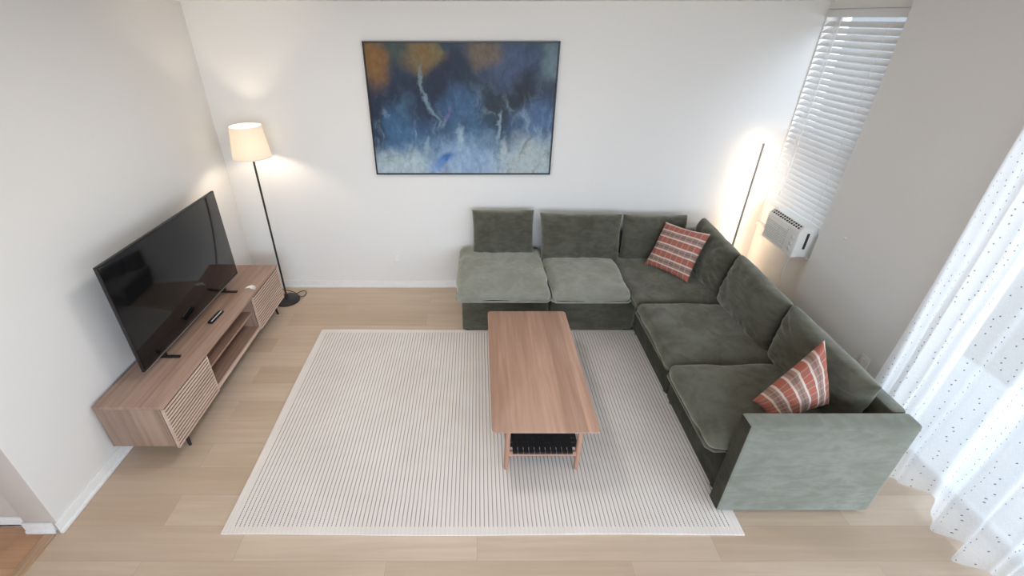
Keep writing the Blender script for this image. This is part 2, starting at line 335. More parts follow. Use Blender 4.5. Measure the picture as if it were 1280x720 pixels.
def soft_box(bm, x0, x1, y0, y1, z0, z1, r=0.05, crown=0.02, n=22, wr=0.004, seed=0.0, zr=None, bulge=0.0):
    """a stuffed box cushion: rounded edges, crowned top, faintly creased"""
    h = Vector(((x1-x0)/2, (y1-y0)/2, (z1-z0)/2)); c = Vector(((x0+x1)/2, (y0+y1)/2, (z0+z1)/2))
    t = bmesh.new(); bmesh.ops.create_cube(t, size=2.0)
    bmesh.ops.subdivide_edges(t, edges=t.edges[:], cuts=n, use_grid_fill=True)
    rr = min(r, h.x, h.y, h.z*0.999)
    for v in t.verts:
        # push samples toward the rim so that the rounding is well resolved
        q = Vector([math.copysign(abs(a)**0.75, a) for a in v.co])
        p = Vector((q.x*h.x, q.y*h.y, q.z*h.z))
        inner = Vector([max(-(h[i]-rr), min(h[i]-rr, p[i])) for i in range(3)])
        d = p - inner
        if d.length > 1e-9: p = inner + d.normalized()*rr
        ux, uy = p.x/h.x, p.y/h.y
        w = max(0, 1-ux**4)*max(0, 1-uy**4)
        if p.z > 0: p.z += crown*w*(p.z/h.z)
        sx = bulge*max(0, 1-uy*uy)*(1-abs(p.z/h.z)**2); p.x += math.copysign(sx, p.x)*abs(ux)**3
        sy = bulge*max(0, 1-ux*ux)*(1-abs(p.z/h.z)**2); p.y += math.copysign(sy, p.y)*abs(uy)**3
        W = c + p
        nn = Vector((ux**5, uy**5, (p.z/h.z)**3)).normalized()
        k = noise.noise(Vector((W.x*5+seed, W.y*5, W.z*8)))*1.0 + 0.5*noise.noise(Vector((W.x*14+seed, W.y*12, W.z*14)))
        edge = 0.35 + 1.4*max(abs(ux), abs(uy))**6
        W += nn*k*wr*edge
        v.co = W
    me = bpy.data.meshes.new('tmp'); t.to_mesh(me); t.free(); bm.from_mesh(me); bpy.data.meshes.remove(me)
    return bm
def pillow(bm, tl, tr, br, bl, tf, tb, n=30, pinch=0.03, wr=0.006, seed=0.0, pw=0.42, box_=2.6, uv=False, crease=0.0):
    """a knife-edge pillow between four corners; tf / tb = swell to the front and to the back"""
    tl, tr, br, bl = map(Vector, (tl, tr, br, bl))
    N = ((tr-tl)+(br-bl)).cross((tl-bl)+(tr-br)).normalized()
    lay = bm.loops.layers.uv.new('UVMap') if uv and not bm.loops.layers.uv else (bm.loops.layers.uv.active if uv else None)
    def pt(i, j, side):
        a, b = -1+2*i/n, -1+2*j/n
        a = math.sin(a*PI/2)*0.6+a*0.4; b = math.sin(b*PI/2)*0.6+b*0.4
        pa = a*(1-pinch*(1-b*b)*abs(a)**3) if True else a
        pb = b*(1-pinch*(1-a*a)*abs(b)**3)
        u, v = (pa+1)/2, (pb+1)/2
        p = (bl*(1-u)+br*u)*(1-v) + (tl*(1-u)+tr*u)*v
        prof = (max(0, 1-abs(a)**box_)*max(0, 1-abs(b)**box_))**pw
        k = noise.noise(Vector((a*2.1+seed, b*2.1, side*3.0)))+0.5*noise.noise(Vector((a*5+seed, b*5, side*7.0)))
        rim = max(abs(a), abs(b))
        if crease:
            ang = math.atan2(b, a); k += crease*math.sin(ang*17+seed*3)*max(0, rim-0.45)*2*(1-rim)*3
        off = side*(tf if side > 0 else tb)*prof + k*wr*prof*(0.6+rim)*side
        return p + N*off, ((a+1)/2, (b+1)/2)
    vs = {}
    for side in (1, -1):
        for i in range(n+1):
            for j in range(n+1):
                e = i in (0, n) or j in (0, n)
                if side < 0 and e: vs[(side, i, j)] = vs[(1, i, j)]; continue
                p, q = pt(i, j, side); vs[(side, i, j)] = (bm.verts.new(p), q)
    for side in (1, -1):
        for i in range(n):
            for j in range(n):
                c4 = [vs[(side, *k)] for k in ((i, j), (i+1, j), (i+1, j+1), (i, j+1))]
                if side < 0: c4 = c4[::-1]
                f = bm.faces.new([c[0] for c in c4])
                if uv:
                    for lp, c in zip(f.loops, c4): lp[lay].uv = c[1]
    return bm
def link(name, bm, mat, parent=None, smooth=35, org=None):
    bmesh.ops.recalc_face_normals(bm, faces=bm.faces[:]) if not bm.loops.layers.uv else None
    me = bpy.data.meshes.new(name); bm.to_mesh(me); bm.free(); me.materials.append(mat)
    o = bpy.data.objects.new(name, me); C.objects.link(o)
    if parent:
        r = parent
        while r.parent: r = r.parent
        base = Vector(r['_b']) if '_b' in r else r.location.copy()
        me.transform(Matrix.Translation(-base)); o.parent = parent
    elif org is not None:
        me.transform(Matrix.Translation(-Vector(org))); o.location = org
    if smooth:
        me.shade_smooth() if hasattr(me, 'shade_smooth') else [setattr(p, 'use_smooth', True) for p in me.polygons]
        me.set_sharp_from_angle(angle=math.radians(smooth))
    return o
def tone(o, mat, test):
    """light or shade by face direction, put in as a second material"""
    o.data.materials.append(mat)
    for p in o.data.polygons:
        if test(p.normal): p.material_index = 1
def thing(name, label, cat, loc, group=None):
    o = bpy.data.objects.new(name, None); C.objects.link(o); o.location = loc; o.empty_display_size = 0.1
    o['label'] = label; o['category'] = cat
    if group: o['group'] = group
    return o
def tag(o, label, cat, group=None):
    o['label'] = label; o['category'] = cat
    if group: o['group'] = group
    return o
def struct(name, bm, mat, smooth=30):
    o = link(name, bm, mat, None, smooth); o['kind'] = 'structure'; return o

# ---------------------------------------------------------------- the room
YR = -2.6
XH = -3.5
struct('floor', box(BM(), -2.225, XR+0.12, YR, YB, -0.12, 0), M['floor'])
struct('floor_hall', box(BM(), XH, -2.225, YR, 1.52, -0.12, 0.0), M['floor_hall'])
struct('ceiling', box(BM(), XH, XW+0.2, YR, YB+0.12, ZC, ZC+0.1), M['ceiling'])
struct('wall_back', box(BM(), XL-0.17, XW+0.2, YB, YB+0.12, -0.12, ZC), M['wall'])
tone(struct('wall_left', box(BM(), XL-0.17, XL, 1.452, YB, -0.12, ZC, 0.004), M['wall']), M['wall_hall'], lambda n: n.y < -0.8)  # end face takes the shade-toned hall colour
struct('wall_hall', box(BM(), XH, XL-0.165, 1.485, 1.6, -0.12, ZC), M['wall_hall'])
struct('wall_hall_side', box(BM(), XH-0.1, XH, YR, 1.6, -0.12, ZC), M['wall'])
# rear wall; its wide unseen window is added for fill light
VX0, VX1, VZ0, VZ1 = -1.6, 2.45, 0.55, 2.38
b = BM(); box(b, XH-0.1, VX0, YR-0.1, YR, -0.12, ZC); box(b, VX1, XW+0.2, YR-0.1, YR, -0.12, ZC)
box(b, VX0, VX1, YR-0.1, YR, -0.12, VZ0); box(b, VX0, VX1, YR-0.1, YR, VZ1, ZC)
struct('wall_rear', b, M['wall'])
# right wall: opening for the sliding door, then the step back to the window wall
DY0, DY1, DZ = -1.7, 2.10, 2.25
WY0, WY1, WZ0, WZ1 = 3.06, 3.992, 0.715, 2.392
b = BM()
box(b, XR, XR+0.2, DY1, YE, -0.12, ZC)
box(b, XR, XR+0.2, DY0, DY1, DZ, ZC)
box(b, XR, XR+0.2, YR, DY0, -0.12, ZC)
box(b, XW, XW+0.14, YE, YB, -0.12, WZ0)
box(b, XW, XW+0.14, YE, YB, WZ1, ZC)
box(b, XW, XW+0.14, WY1, YB, WZ0, WZ1)
struct('wall_right', b, M['wall'])
struct('floor_edge', box(BM(), XR+0.12, XW+0.14, YE-0.3, YB, -0.12, 0), M['floor'])
bpy.data.objects['floor_edge'].name = 'trim_3'

def board(name, segs):
    b = BM()
    for x0, x1, y0, y1, shoe in segs:
        box(b, x0, x1, y0, y1, 0, 0.078, 0.003)
        sx0, sx1, sy0, sy1 = x0-shoe[0], x1+shoe[1], y0-shoe[2], y1+shoe[3]
        box(b, sx0, sx1, sy0, sy1, 0, 0.024, 0.006)
    return struct(name, b, M['trim'])
board('baseboard_back', [(XL, XW, YB-0.011, YB, (0, 0, 0.011, 0))])
board('baseboard_left', [(XL, XL+0.011, 1.44, YB-0.011, (0, 0.010, 0.004, 0))])
board('baseboard_hall', [(XL-0.175, XL-0.02, 1.438, 1.452, (0.0, 0, 0.008, 0)), (XH, XL-0.17, 1.474, 1.485, (0, 0, 0, 0))])
board('baseboard_right', [(XR-0.011, XR, DY1+0.06, YE, (0.010, 0, 0, 0))])
# floor transition strip to the hall
b = BM(); box(b, -2.262, -2.205, YR, 1.43, -0.002, 0.010, 0.004); struct('trim_1', b, M['strip'])
# ceiling track that carries the curtain
b = BM(); box(b, 2.455, 2.495, -1.8, 2.19, ZC-0.022, ZC, 0.003); struct('trim_2', b, M['trim'])

# window 1 behind the blind: frame, glass, stool
b = BM()
fx0, fx1 = XW+0.085, XW+0.135
box(b, fx0, fx1, WY0, WY1, WZ0, WZ0+0.05, 0.004); box(b, fx0, fx1, WY0, WY1, WZ1-0.05, WZ1, 0.004)
box(b, fx0, fx1, WY0, WY0+0.05, WZ0, WZ1, 0.004); box(b, fx0, fx1, WY1-0.05, WY1, WZ0, WZ1, 0.004)
box(b, fx0, fx1, WY0, WY1, 1.5, 1.545, 0.004)
w1 = struct('window_1', b, M['trim'])
o = link('glass', box(BM(), fx0+0.02, fx0+0.026, WY0+0.04, WY1-0.04, WZ0+0.04, WZ1-0.04), M['glass'], None, 0)
o.parent = w1
o = link('sill', box(BM(), XW-0.03, XW+0.085, YE+0.005, WY1, WZ0-0.022, WZ0, 0.004), M['trim']); o.parent = w1
# frame of the added fill window in the rear wall
b = BM()
for x in (VX0, (VX0*2+VX1)/3, (VX0+VX1*2)/3, VX1-0.04): box(b, x, x+0.04, YR-0.08, YR-0.03, VZ0, VZ1, 0.003)
for z in (VZ0, VZ1-0.04): box(b, VX0, VX1, YR-0.08, YR-0.03, z, z+0.04, 0.003)
struct('window_fill', b, M['trim'])
# sliding door behind the sheer curtain
b = BM(); dx0, dx1 = XR+0.12, XR+0.17
box(b, dx0, dx1, DY0, DY1, DZ-0.05, DZ, 0.003); box(b, dx0, dx1, DY0, DY1, 0.0, 0.045, 0.003)
for y in (DY0, DY1-0.06, (DY0+DY1)/2-0.04): box(b, dx0, dx1, y, y+(0.08 if abs(y-DY0) > 1 and y < 1.5 else 0.06), 0.045, DZ-0.05, 0.003)
d1 = struct('door_1', b, M['trim'])
for ya, yb_ in ((DY0+0.05, (DY0+DY1)/2-0.03), ((DY0+DY1)/2+0.03, DY1-0.05)):
    o = link('glass', box(BM(), dx0+0.02, dx0+0.028, ya, yb_, 0.04, DZ-0.04), M['glass'], None, 0); o.parent = d1
# balcony outside
bm_ = plain('balcony_concrete', (0.55, 0.54, 0.52, 1), 0.8, var=0.1, scale=8)
struct('floor_balcony', box(BM(), XR+0.2, 4.1, -3.0, 4.6, -0.25, -0.12), bm_)

# ---------------------------------------------------------------- rug
RX, RY = -1.341, 1.428
b = BM(); n = 60
RZ = 0.009
def rug_pt(u, v, top):
    x, y = u*2.74, v*1.83
    ey = 0.004*math.sin(u*9+1) if v in (0, 1) else 0
    ex = 0.003*math.sin(v*7) if u in (0, 1) else 0
    if v == 0: ey -= 0.0*u
    lift = 0.0015*abs(noise.noise(Vector((x*2, y*2, 3)))) if top else 0
    return Vector((RX+x+ex, RY+y+ey, (RZ+lift if top else 0.0005)))
for top in (True, False):
    g = [[b.verts.new(rug_pt(i/n, j/40, top)) for j in range(41)] for i in range(n+1)]
    for i in range(n):
        for j in range(40):
            q = (g[i][j], g[i+1][j], g[i+1][j+1], g[i][j+1]); b.faces.new(q if top else q[::-1])
    if top: G = g
    else:
        rimT = [G[i][0] for i in range(n+1)]+[G[n][j] for j in range(1, 41)]+[G[i][40] for i in range(n-1, -1, -1)]+[G[0][j] for j in range(39, 0, -1)]
        rimB = [g[i][0] for i in range(n+1)]+[g[n][j] for j in range(1, 41)]+[g[i][40] for i in range(n-1, -1, -1)]+[g[0][j] for j in range(39, 0, -1)]
        for k in range(len(rimT)): b.faces.new((rimT[k], rimB[k], rimB[(k+1) % len(rimB)], rimT[(k+1) % len(rimT)]))
tag(link('area_rug', b, M['rug'], None, 40, (RX, RY, 0)), 'cream flat woven area rug with thin dark dashed stripes on the oak floor', 'rug')

# ---------------------------------------------------------------- sectional sofa
S = thing('sectional_sofa', 'large olive green velvet L-shaped sectional sofa in the corner on the rug', 'sofa', (1.0, 3.2, 0))
V = M['velvet']; Z0, Z1 = 0.020, 0.365
def base(x0, x1, y0, y1, m=V): return link('base', box(BM(), x0, x1, y0, y1, Z0, Z1, 0.018, 3), m, S)
base(-0.126, 0.602, 3.243, 3.97); base(0.612, 1.328, 3.243, 3.91); base(1.338, 2.05, 3.25, 3.91)
base(1.338, 2.05, 2.445, 3.242, M['velvet_shaded']); base(1.338, 2.05, 1.650, 2.437, M['velvet_shaded'])
for x, y in ((-0.08, 3.29), (0.55, 3.29), (-0.08, 3.9), (0.66, 3.29), (1.28, 3.29), (1.4, 3.3), (1.368, 2.5), (1.368, 3.19), (1.368, 1.72), (1.368, 2.38), (2.0, 1.72), (2.0, 2.5), (2.0, 3.8), (0.66, 3.85)):
    rz = RZ+0.0016 if (y < 3.258 and x < 1.399) else 0.0
    link('foot', lathe(BM(), [(0.024, rz), (0.024, Z0+0.01)], (x, y), 14), M['foot'], S)
# back frame (L shape) and arm
b = BM(); box(b, 0.615, 2.13, 3.912, 3.985, Z0, 0.668, 0.022, 3); tone(link('back_frame', b, V, S), M['velvet_lit'], lambda n: n.z > 0.4)
b = BM(); box(b, 2.052, 2.13, 1.652, 3.93, Z0, 0.668, 0.022, 3); tone(link('back_frame', b, V, S), M['velvet_lit'], lambda n: n.z > 0.4)
b = BM(); box(b, 1.297, 2.125, 1.550, 1.648, Z0, 0.668, 0.02, 4); tone(link('arm', b, M['velvet_lit'], S), M['velvet_shaded'], lambda n: n.x < -0.6)
# seat cushions
def seat(x0, x1, y0, y1, z1=0.455, sd=0.0, crown=0.028, V=M['velvet_across']):
    c = link('seat_cushion', soft_box(BM(), x0, x1, y0, y1, 0.368, z1, 0.062, crown, 30, 0.009, sd, bulge=0.008), V, S, 60)
    # stitched flange along the lower edge
    r = 0.0075; z = 0.376; pts = []
    q = 0.03
    path = [(x0+q, y0), (x1-q, y0), (x1, y0+q), (x1, y1-q), (x1-q, y1), (x0+q, y1), (x0, y1-q), (x0, y0+q)]
    b = BM(); P = [Vector((px, py, z)) for px, py in path]
    full = []
    for i, p in enumerate(P):
        nx = P[(i+1) % len(P)]
        for k in range(6): full.append(p.lerp(nx, k/6))
    full.append(full[0])
    tube(b, full, r, 8)
    link('piping', b, V, c)
    return c
seat(-0.165, 0.588, 3.125, 3.965, 0.462, 1.3, 0.034, M['velvet_seat_lit'])
seat(0.602, 1.232, 3.115, 3.905, 0.455, 5.1, 0.034, M['velvet_seat_lit'])
seat(1.244, 2.045, 3.012, 3.905, 0.440, 9.7, 0.018)
seat(1.226, 2.045, 2.288, 2.998, 0.452, 14.2, 0.030)
seat(1.212, 2.045, 1.656, 2.274, 0.455, 20.8, 0.038)
# back cushions
def backc(tl, tr, br, bl, t=0.10, sd=0.0, pinch=0.035, cr=1.5, wr=0.013):
    return link('back_cushion', pillow(BM(), tl, tr, br, bl, t, t*0.9, 30, pinch, wr, sd, 0.36, 3.4, crease=cr), M['velvet_down'], S, 80)
backc((-0.045, 3.885, 0.862), (0.508, 3.885, 0.862), (0.52, 3.845, 0.46), (-0.04, 3.845, 0.46), 0.095, 1.0)
backc((0.556, 3.85, 0.850), (1.285, 3.85, 0.838), (1.285, 3.76, 0.43), (0.575, 3.76, 0.445), 0.105, 4.0, cr=1.4)
backc((1.30, 3.865, 0.828), (1.87, 3.865, 0.825), (1.87, 3.78, 0.43), (1.30, 3.78, 0.43), 0.095, 8.0)
backc((1.962, 3.745, 0.848), (1.975, 3.105, 0.800), (1.90, 3.08, 0.43), (1.885, 3.75, 0.42), 0.09, 12.0)
backc((1.965, 3.075, 0.822), (1.975, 2.425, 0.785), (1.895, 2.37, 0.44), (1.885, 3.05, 0.44), 0.105, 16.0, cr=1.2)
backc((1.97, 2.42, 0.800), (2.02, 1.735, 0.742), (1.94, 1.72, 0.45), (1.90, 2.36, 0.44), 0.105, 21.0, cr=1.2)

# throw pillows (their own things)
b = pillow(BM(), (1.640, 3.735, 0.81), (1.868, 3.395, 0.842), (1.718, 3.262, 0.47), (1.482, 3.622, 0.455), 0.065, 0.05, 30, 0.07, 0.010, 2.0, 0.5, 2.2, uv=True, crease=0.5)
tag(link('throw_pillow', b, M['plaid'], None, 80, (1.68, 3.5, 0.46)), 'rust and cream plaid throw pillow leaning in the corner of the green sectional', 'pillow')
b = pillow(BM(), (1.515, 1.86, 0.50), (1.835, 1.945, 0.855), (1.885, 1.80, 0.535), (1.575, 1.745, 0.47), 0.105, 0.055, 30, 0.05, 0.012, 6.0, 0.5, 2.2, uv=True, crease=0.6)
for f in b.faces:
    for l in f.loops:
        q = l[b.loops.layers.uv.active].uv; l[b.loops.layers.uv.active].uv = (q[1], q[0])
tag(link('throw_pillow', b, M['plaid'], None, 80, (1.7, 1.85, 0.47)), 'rust and cream striped throw pillow tucked behind the sofa arm', 'pillow')

from mathutils.bvhtree import BVHTree
def settle(o, step, tries=60):
    bpy.context.view_layer.update()
    def tree(objs):
        vs, ps = [], []
        for q in objs:
            k = len(vs); vs += [q.matrix_world @ v.co for v in q.data.vertices]; ps += [tuple(k+i for i in p.vertices) for p in q.data.polygons]
        return BVHTree.FromPolygons(vs, ps)
    sofa = tree([q for q in bpy.data.objects if q.type == 'MESH' and (q.parent == S or (q.parent and q.parent.parent == S))])
    for k in range(tries):
        if not tree([o]).overlap(sofa): break
        o.location += Vector(step); bpy.context.view_layer.update()
    print('SETTLE', o.name, k, tuple(round(x, 3) for x in o.location))
settle(bpy.data.objects['throw_pillow'], (-0.0025, -0.0012, 0.0022))
settle(bpy.data.objects['throw_pillow.001'], (-0.0008, 0.0012, 0.003))

# ---------------------------------------------------------------- coffee table
TX0, TX1, TY0, TY1, TZ = 0.082, 0.681, 1.780, 2.993, 0.376
T = thing('coffee_table', 'rectangular cherry wood coffee table with black woven shelf on the rug', 'table', (0.38, 2.38, RZ))
b = BM(); r = 0.028
pts = []
for cx, cy, a0 in ((TX1-r, TY0+r, -90), (TX1-r, TY1-r, 0), (TX0+r, TY1-r, 90), (TX0+r, TY0+r, 180)):
    for k in range(7): a = math.radians(a0+k*15); pts.append((cx+r*math.cos(a), cy+r*math.sin(a)))
cxm, cym = (TX0+TX1)/2, (TY0+TY1)/2
levels = [(0.022, -0.020), (0.006, -0.012), (0.0, -0.005), (0.0012, -0.0015), (0.004, 0.0)]
rings = []
for ins, dz in levels:
    ring = []
    for x, y in pts:
        sx = 1-ins/((TX1-TX0)/2); sy = 1-ins/((TY1-TY0)/2)
        ring.append(b.verts.new((cxm+(x-cxm)*sx, cym+(y-cym)*sy, TZ+dz)))
    rings.append(ring)
for a, c in zip(rings, rings[1:]):
    for k in range(len(a)): b.faces.new((a[k], a[(k+1) % len(a)], c[(k+1) % len(a)], c[k]))
b.faces.new(rings[0][::-1]); b.faces.new(rings[-1])
link('tabletop', b, M['cherry'], T, 40)
LX = (0.176, 0.588); LY = (1.838, 2.935)
for ix, lx in enumerate(LX):
    for ly in LY:
        b = BM(); s = -1 if ix == 0 else 1
        tube(b, [(lx+s*0.003, ly, RZ+0.001), (lx+s*0.002, ly, 0.06), (lx+s*0.001, ly, 0.17), (lx, ly, 0.30), (lx-s*0.001, ly, TZ-0.021)], [0.0125, 0.0145, 0.0165, 0.0155, 0.014], 14)
        link('leg', b, M['cherry_leg'], T, 50)
for ly in LY:
    b = BM(); box(b, LX[0], LX[1], ly-0.010, ly+0.010, 0.126, 0.162, 0.004); link('rail', b, M['cherry_rail'], T)
    b = BM(); box(b, LX[0], LX[1], ly-0.009, ly+0.009, 0.325, TZ-0.021, 0.003); link('apron', b, M['cherry_rail'], T)
for lx in LX:
    b = BM(); box(b, lx-0.009, lx+0.009, LY[0], LY[1], 0.135, 0.162, 0.004); link('rail', b, M['cherry_leg'], T)
b = BM(); ny = 30; nx = 11; zs = 0.158
x0, x1 = LX[0]+0.030, LX[1]-0.030; pw = (x1-x0)/nx
ya, yb2 = LY[0]-0.0135, LY[1]+0.0135
for i in range(nx):                                     # long straps, wrapped round the end rails
    xa, xb = x0+i*pw+0.0016, x0+(i+1)*pw-0.0016
    box(b, xa, xb, ya, yb2, zs+0.004, zs+0.0065)
    for y in (ya, yb2-0.0025): box(b, xa, xb, y, y+0.0025, 0.148, zs+0.006)
sp = (LY[1]-LY[0]-0.05)/ny
for j in range(ny):                                     # cross straps woven above and below
    y0 = LY[0]+0.025+j*sp+0.0016; y1 = y0+sp-0.0032
    for i in range(nx):
        up = (i+j) % 2
        z = zs+0.0067 if up else zs+0.0012
        box(b, x0+i*pw-0.001, x0+(i+1)*pw+0.001, y0, y1, z, z+0.0024)
    for xa, xb in ((LX[0]-0.006, x0), (x1, LX[1]+0.006)): box(b, xa, xb, y0, y1, zs+0.0045, zs+0.0068)
link('woven_shelf', b, M['webbing'], T, 0)

# ---------------------------------------------------------------- media console
X0, X1, Y0, Y1, ZB, ZT = -2.163, -1.768, 1.892, 3.613, 0.137, 0.453
N_ = thing('media_console', 'long low ash wood media console with slatted doors under the television', 'tv stand', (-1.96, 2.75, 0))
link('top_panel', box(BM(), X0, X1, Y0, Y1, ZT-0.022, ZT, 0.0025), M['stand_top'], N_)
link('bottom_panel', box(BM(), X0, X1-0.022, Y0+0.018, Y1-0.018, ZB, ZB+0.02), M['stand_top'], N_)
for ya in (Y0, Y1-0.018): link('side_panel', box(BM(), X0, X1-0.022, ya, ya+0.018, ZB, ZT-0.022, 0.0015), M['stand_side'], N_)
YD0, YD1 = 2.385, 3.098
for ya in (YD0-0.016, YD1): link('divider', box(BM(), X0+0.01, X1-0.024, ya, ya+0.016, ZB+0.02, ZT-0.022), M['stand_side'], N_)
link('back_panel', box(BM(), X0+0.002, X0+0.010, Y0+0.018, Y1-0.018, ZB+0.02, ZT-0.022), M['stand_top'], N_)
link('shelf', box(BM(), X0+0.01, X1-0.04, YD0, YD1, 0.282, 0.298), M['stand_top'], N_)
link('front_strip', box(BM(), X1-0.020, X1-0.006, YD0, YD1, ZB-0.006, ZB+0.020, 0.001), M['stand_slat'], N_)
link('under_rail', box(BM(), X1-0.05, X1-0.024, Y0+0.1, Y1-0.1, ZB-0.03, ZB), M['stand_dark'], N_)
for ya, yb2 in ((Y0, YD0), (YD1, Y1)):
    b = BM()
    ns = 13; za, zb = ZB-0.014, ZT-0.026; pz = (zb-za)/ns
    for k in range(ns): box(b, X1-0.0065, X1, ya+0.001, yb2-0.001, za+k*pz+0.003, za+(k+1)*pz-0.0065, 0.0015, 1)
    for q in (ya+0.001, yb2-0.010): box(b, X1-0.017, X1-0.002, q, q+0.009, za, zb)
    dr = link('slatted_door', b, M['stand_slat'], N_)
    link('backing', box(BM(), X1-0.016, X1-0.006, ya+0.003, yb2-0.003, ZB-0.010, ZT-0.026), M['stand_back'], dr)
for ly, s in ((2.03, -1), (3.51, 1)):
    for lx, q in ((X1-0.062, 1), (X0+0.07, -1)):
        b = BM(); tube(b, [(lx, ly, ZB), (lx+0.006*q, ly, 0.06), (lx+0.012*q, ly+s*0.008, 0.0)], [0.014, 0.0115, 0.009], 12)
        link('leg', b, M['black_metal'], N_, 50)
b = BM(); tube(b, [(-1.93, 2.75, ZB), (-1.93, 2.75, 0.0)], 0.012, 12); link('leg', b, M['black_metal'], N_, 50)

# television
TVX, TV0, TV1, TVZ0, TVZ1 = -1.985, 2.128, 3.372, 0.503, 1.210
E_ = thing('television', 'large black flat screen television standing on the wooden media console', 'television', (-2.0, 2.75, ZT))
b = BM(); box(b, TVX-0.022, TVX-0.002, TV0, TV1, TVZ0, TVZ1, 0.003); link('housing', b, M['black_plastic'], E_)
b = BM(); box(b, TVX-0.060, TVX-0.021, TV0+0.18, TV1-0.18, TVZ0+0.03, TVZ0+0.40, 0.012, 3); link('rear_case', b, M['black_plastic'], E_)
b = BM(); box(b, TVX-0.004, TVX, TV0+0.007, TV1-0.007, TVZ0+0.018, TVZ1-0.007, 0.001); link('screen', b, M['screen'], E_)
b = BM(); box(b, TVX-0.004, TVX+0.001, TV0+0.001, TV1-0.001, TVZ0, TVZ0+0.004); link('bottom_edge', b, M['aluminium'], E_)
for y in (2.335, 3.148):
    b = BM(); box(b, -2.085, -1.905, y-0.011, y+0.011, ZT+0.0005, ZT+0.012, 0.003)
    box(b, TVX-0.024, TVX-0.004, y-0.010, y+0.010, ZT+0.010, TVZ0+0.03, 0.003)
    link('foot', b, M['black_plastic'], E_)
# remote
Rm = thing('remote_control', 'slim black remote control lying on the wooden console before the television', 'remote', (-1.897, 2.785, ZT))
rot = Matrix.Translation((-1.897, 2.785, 0)) @ Matrix.Rotation(math.radians(-3), 4, 'Z')
b = BM(); box(b, -0.019, 0.019, -0.078, 0.078, ZT+0.001, ZT+0.016, 0.004, 2, rot); link('body', b, M['black_plastic'], Rm)
b = BM(); box(b, 0.004, 0.011, -0.070, 0.070, ZT+0.0155, ZT+0.0172, 0.001, 1, rot); link('edge_strip', b, M['plastic'], Rm)
b = BM()
for k in range(6):
    for q in (-0.011, -0.003): box(b, q-0.0025, q+0.0025, -0.06+k*0.02, -0.052+k*0.02, ZT+0.0155, ZT+0.0172, 0.001, 1, rot)
link('buttons', b, M['dark_slot'], Rm)
# thin curled glossy white strip near the far front edge
b = BM(); g = []
for i in range(13):
    t_ = i/12; x = -1.868+0.090*t_; w_ = 0.006+0.020*max(0, math.sin(PI*max(0, (t_-0.3)/0.7))) if t_ > 0.3 else 0.006
    yc = 3.205+0.022*math.sin(t_*PI)-0.012*t_
    g.append([b.verts.new((x, yc+s*w_, ZT+0.002+(0.010*abs(math.sin(t_*5)) if s > 0 else 0.0)+h)) for s, h in ((-1, 0), (1, 0), (1, 0.0015), (-1, 0.0015))])
for a, c in zip(g, g[1:]):
    for k in range(4): b.faces.new((a[k], a[(k+1) % 4], c[(k+1) % 4], c[k]))
b.faces.new(g[0][::-1]); b.faces.new(g[-1])
tag(link('sliver', b, M['sliver'], None, 50, (-1.83, 3.2, ZT)), 'small thin glossy white sliver on the console near the floor lamp', 'sliver')

# ---------------------------------------------------------------- floor lamp
lc = (-1.812, 3.748)
L_ = thing('floor_lamp', 'black floor lamp with a lit white tapered shade beside the console', 'lamp', (lc[0], lc[1], 0))
b = BM(); lathe(b, [(0.112, 0.0), (0.116, 0.004), (0.115, 0.016), (0.108, 0.021), (0.02, 0.023), (0.018, 0.028), (0.0, 0.028)], lc, 48); link('base', b, M['black_metal'], L_)
b = BM(); tube(b, [(lc[0], lc[1], 0.022), (lc[0], lc[1], 1.34)], 0.0085, 14); lathe(b, [(0.014, 0.022), (0.014, 0.06), (0.009, 0.075)], lc, 16); link('pole', b, M['black_metal'], L_)
b = BM(); zb_, zt_ = 1.365, 1.607; rb, rt = 0.146, 0.118; th = 0.002
lathe(b, [(rb, zb_), (rt, zt_), (rt-th, zt_), (rb-th, zb_)], lc, 56, close=True); sh = link('lamp_shade', b, M['shade'], L_, 50)
for z, r_ in ((zt_-0.001, rt), (zb_+0.001, rb)):
    link('rim', tube(BM(), [(lc[0]+r_*math.cos(a*PI/24), lc[1]+r_*math.sin(a*PI/24), z) for a in range(49)], 0.0028, 6), M['trim'], sh)
b = BM()
for a in (0, 2*PI/3, 4*PI/3): tube(b, [(lc[0], lc[1], 1.345), (lc[0]+(rb-0.003)*math.cos(a), lc[1]+(rb-0.003)*math.sin(a), zb_+0.002)], 0.0018, 6)
lathe(b, [(0.016, 1.335), (0.018, 1.40)], lc, 16); link('shade_carrier', b, M['black_metal'], L_)
b = BM(); bmesh.ops.create_uvsphere(b, u_segments=20, v_segments=12, radius=0.032, matrix=Matrix.Translation((lc[0], lc[1], 1.445))); link('bulb', b, M['bulb'], L_)
b = BM(); tube(b, bez((lc[0]+0.05, lc[1]+0.1, 0.006), (-1.76, 3.93, 0.006), (-1.68, 3.95, 0.005), (-1.672, 3.865, 0.005), 14)+bez((-1.672, 3.865, 0.005), (-1.665, 3.80, 0.005), (-1.72, 3.80, 0.005), (-1.745, 3.845, 0.005), 8)[1:]+bez((-1.745, 3.845, 0.005), (-1.80, 3.92, 0.004), (-1.9, 3.95, 0.004), (-2.05, 3.965, 0.004), 8)[1:], 0.0032, 8)
link('power_cord', b, M['black_plastic'], L_)

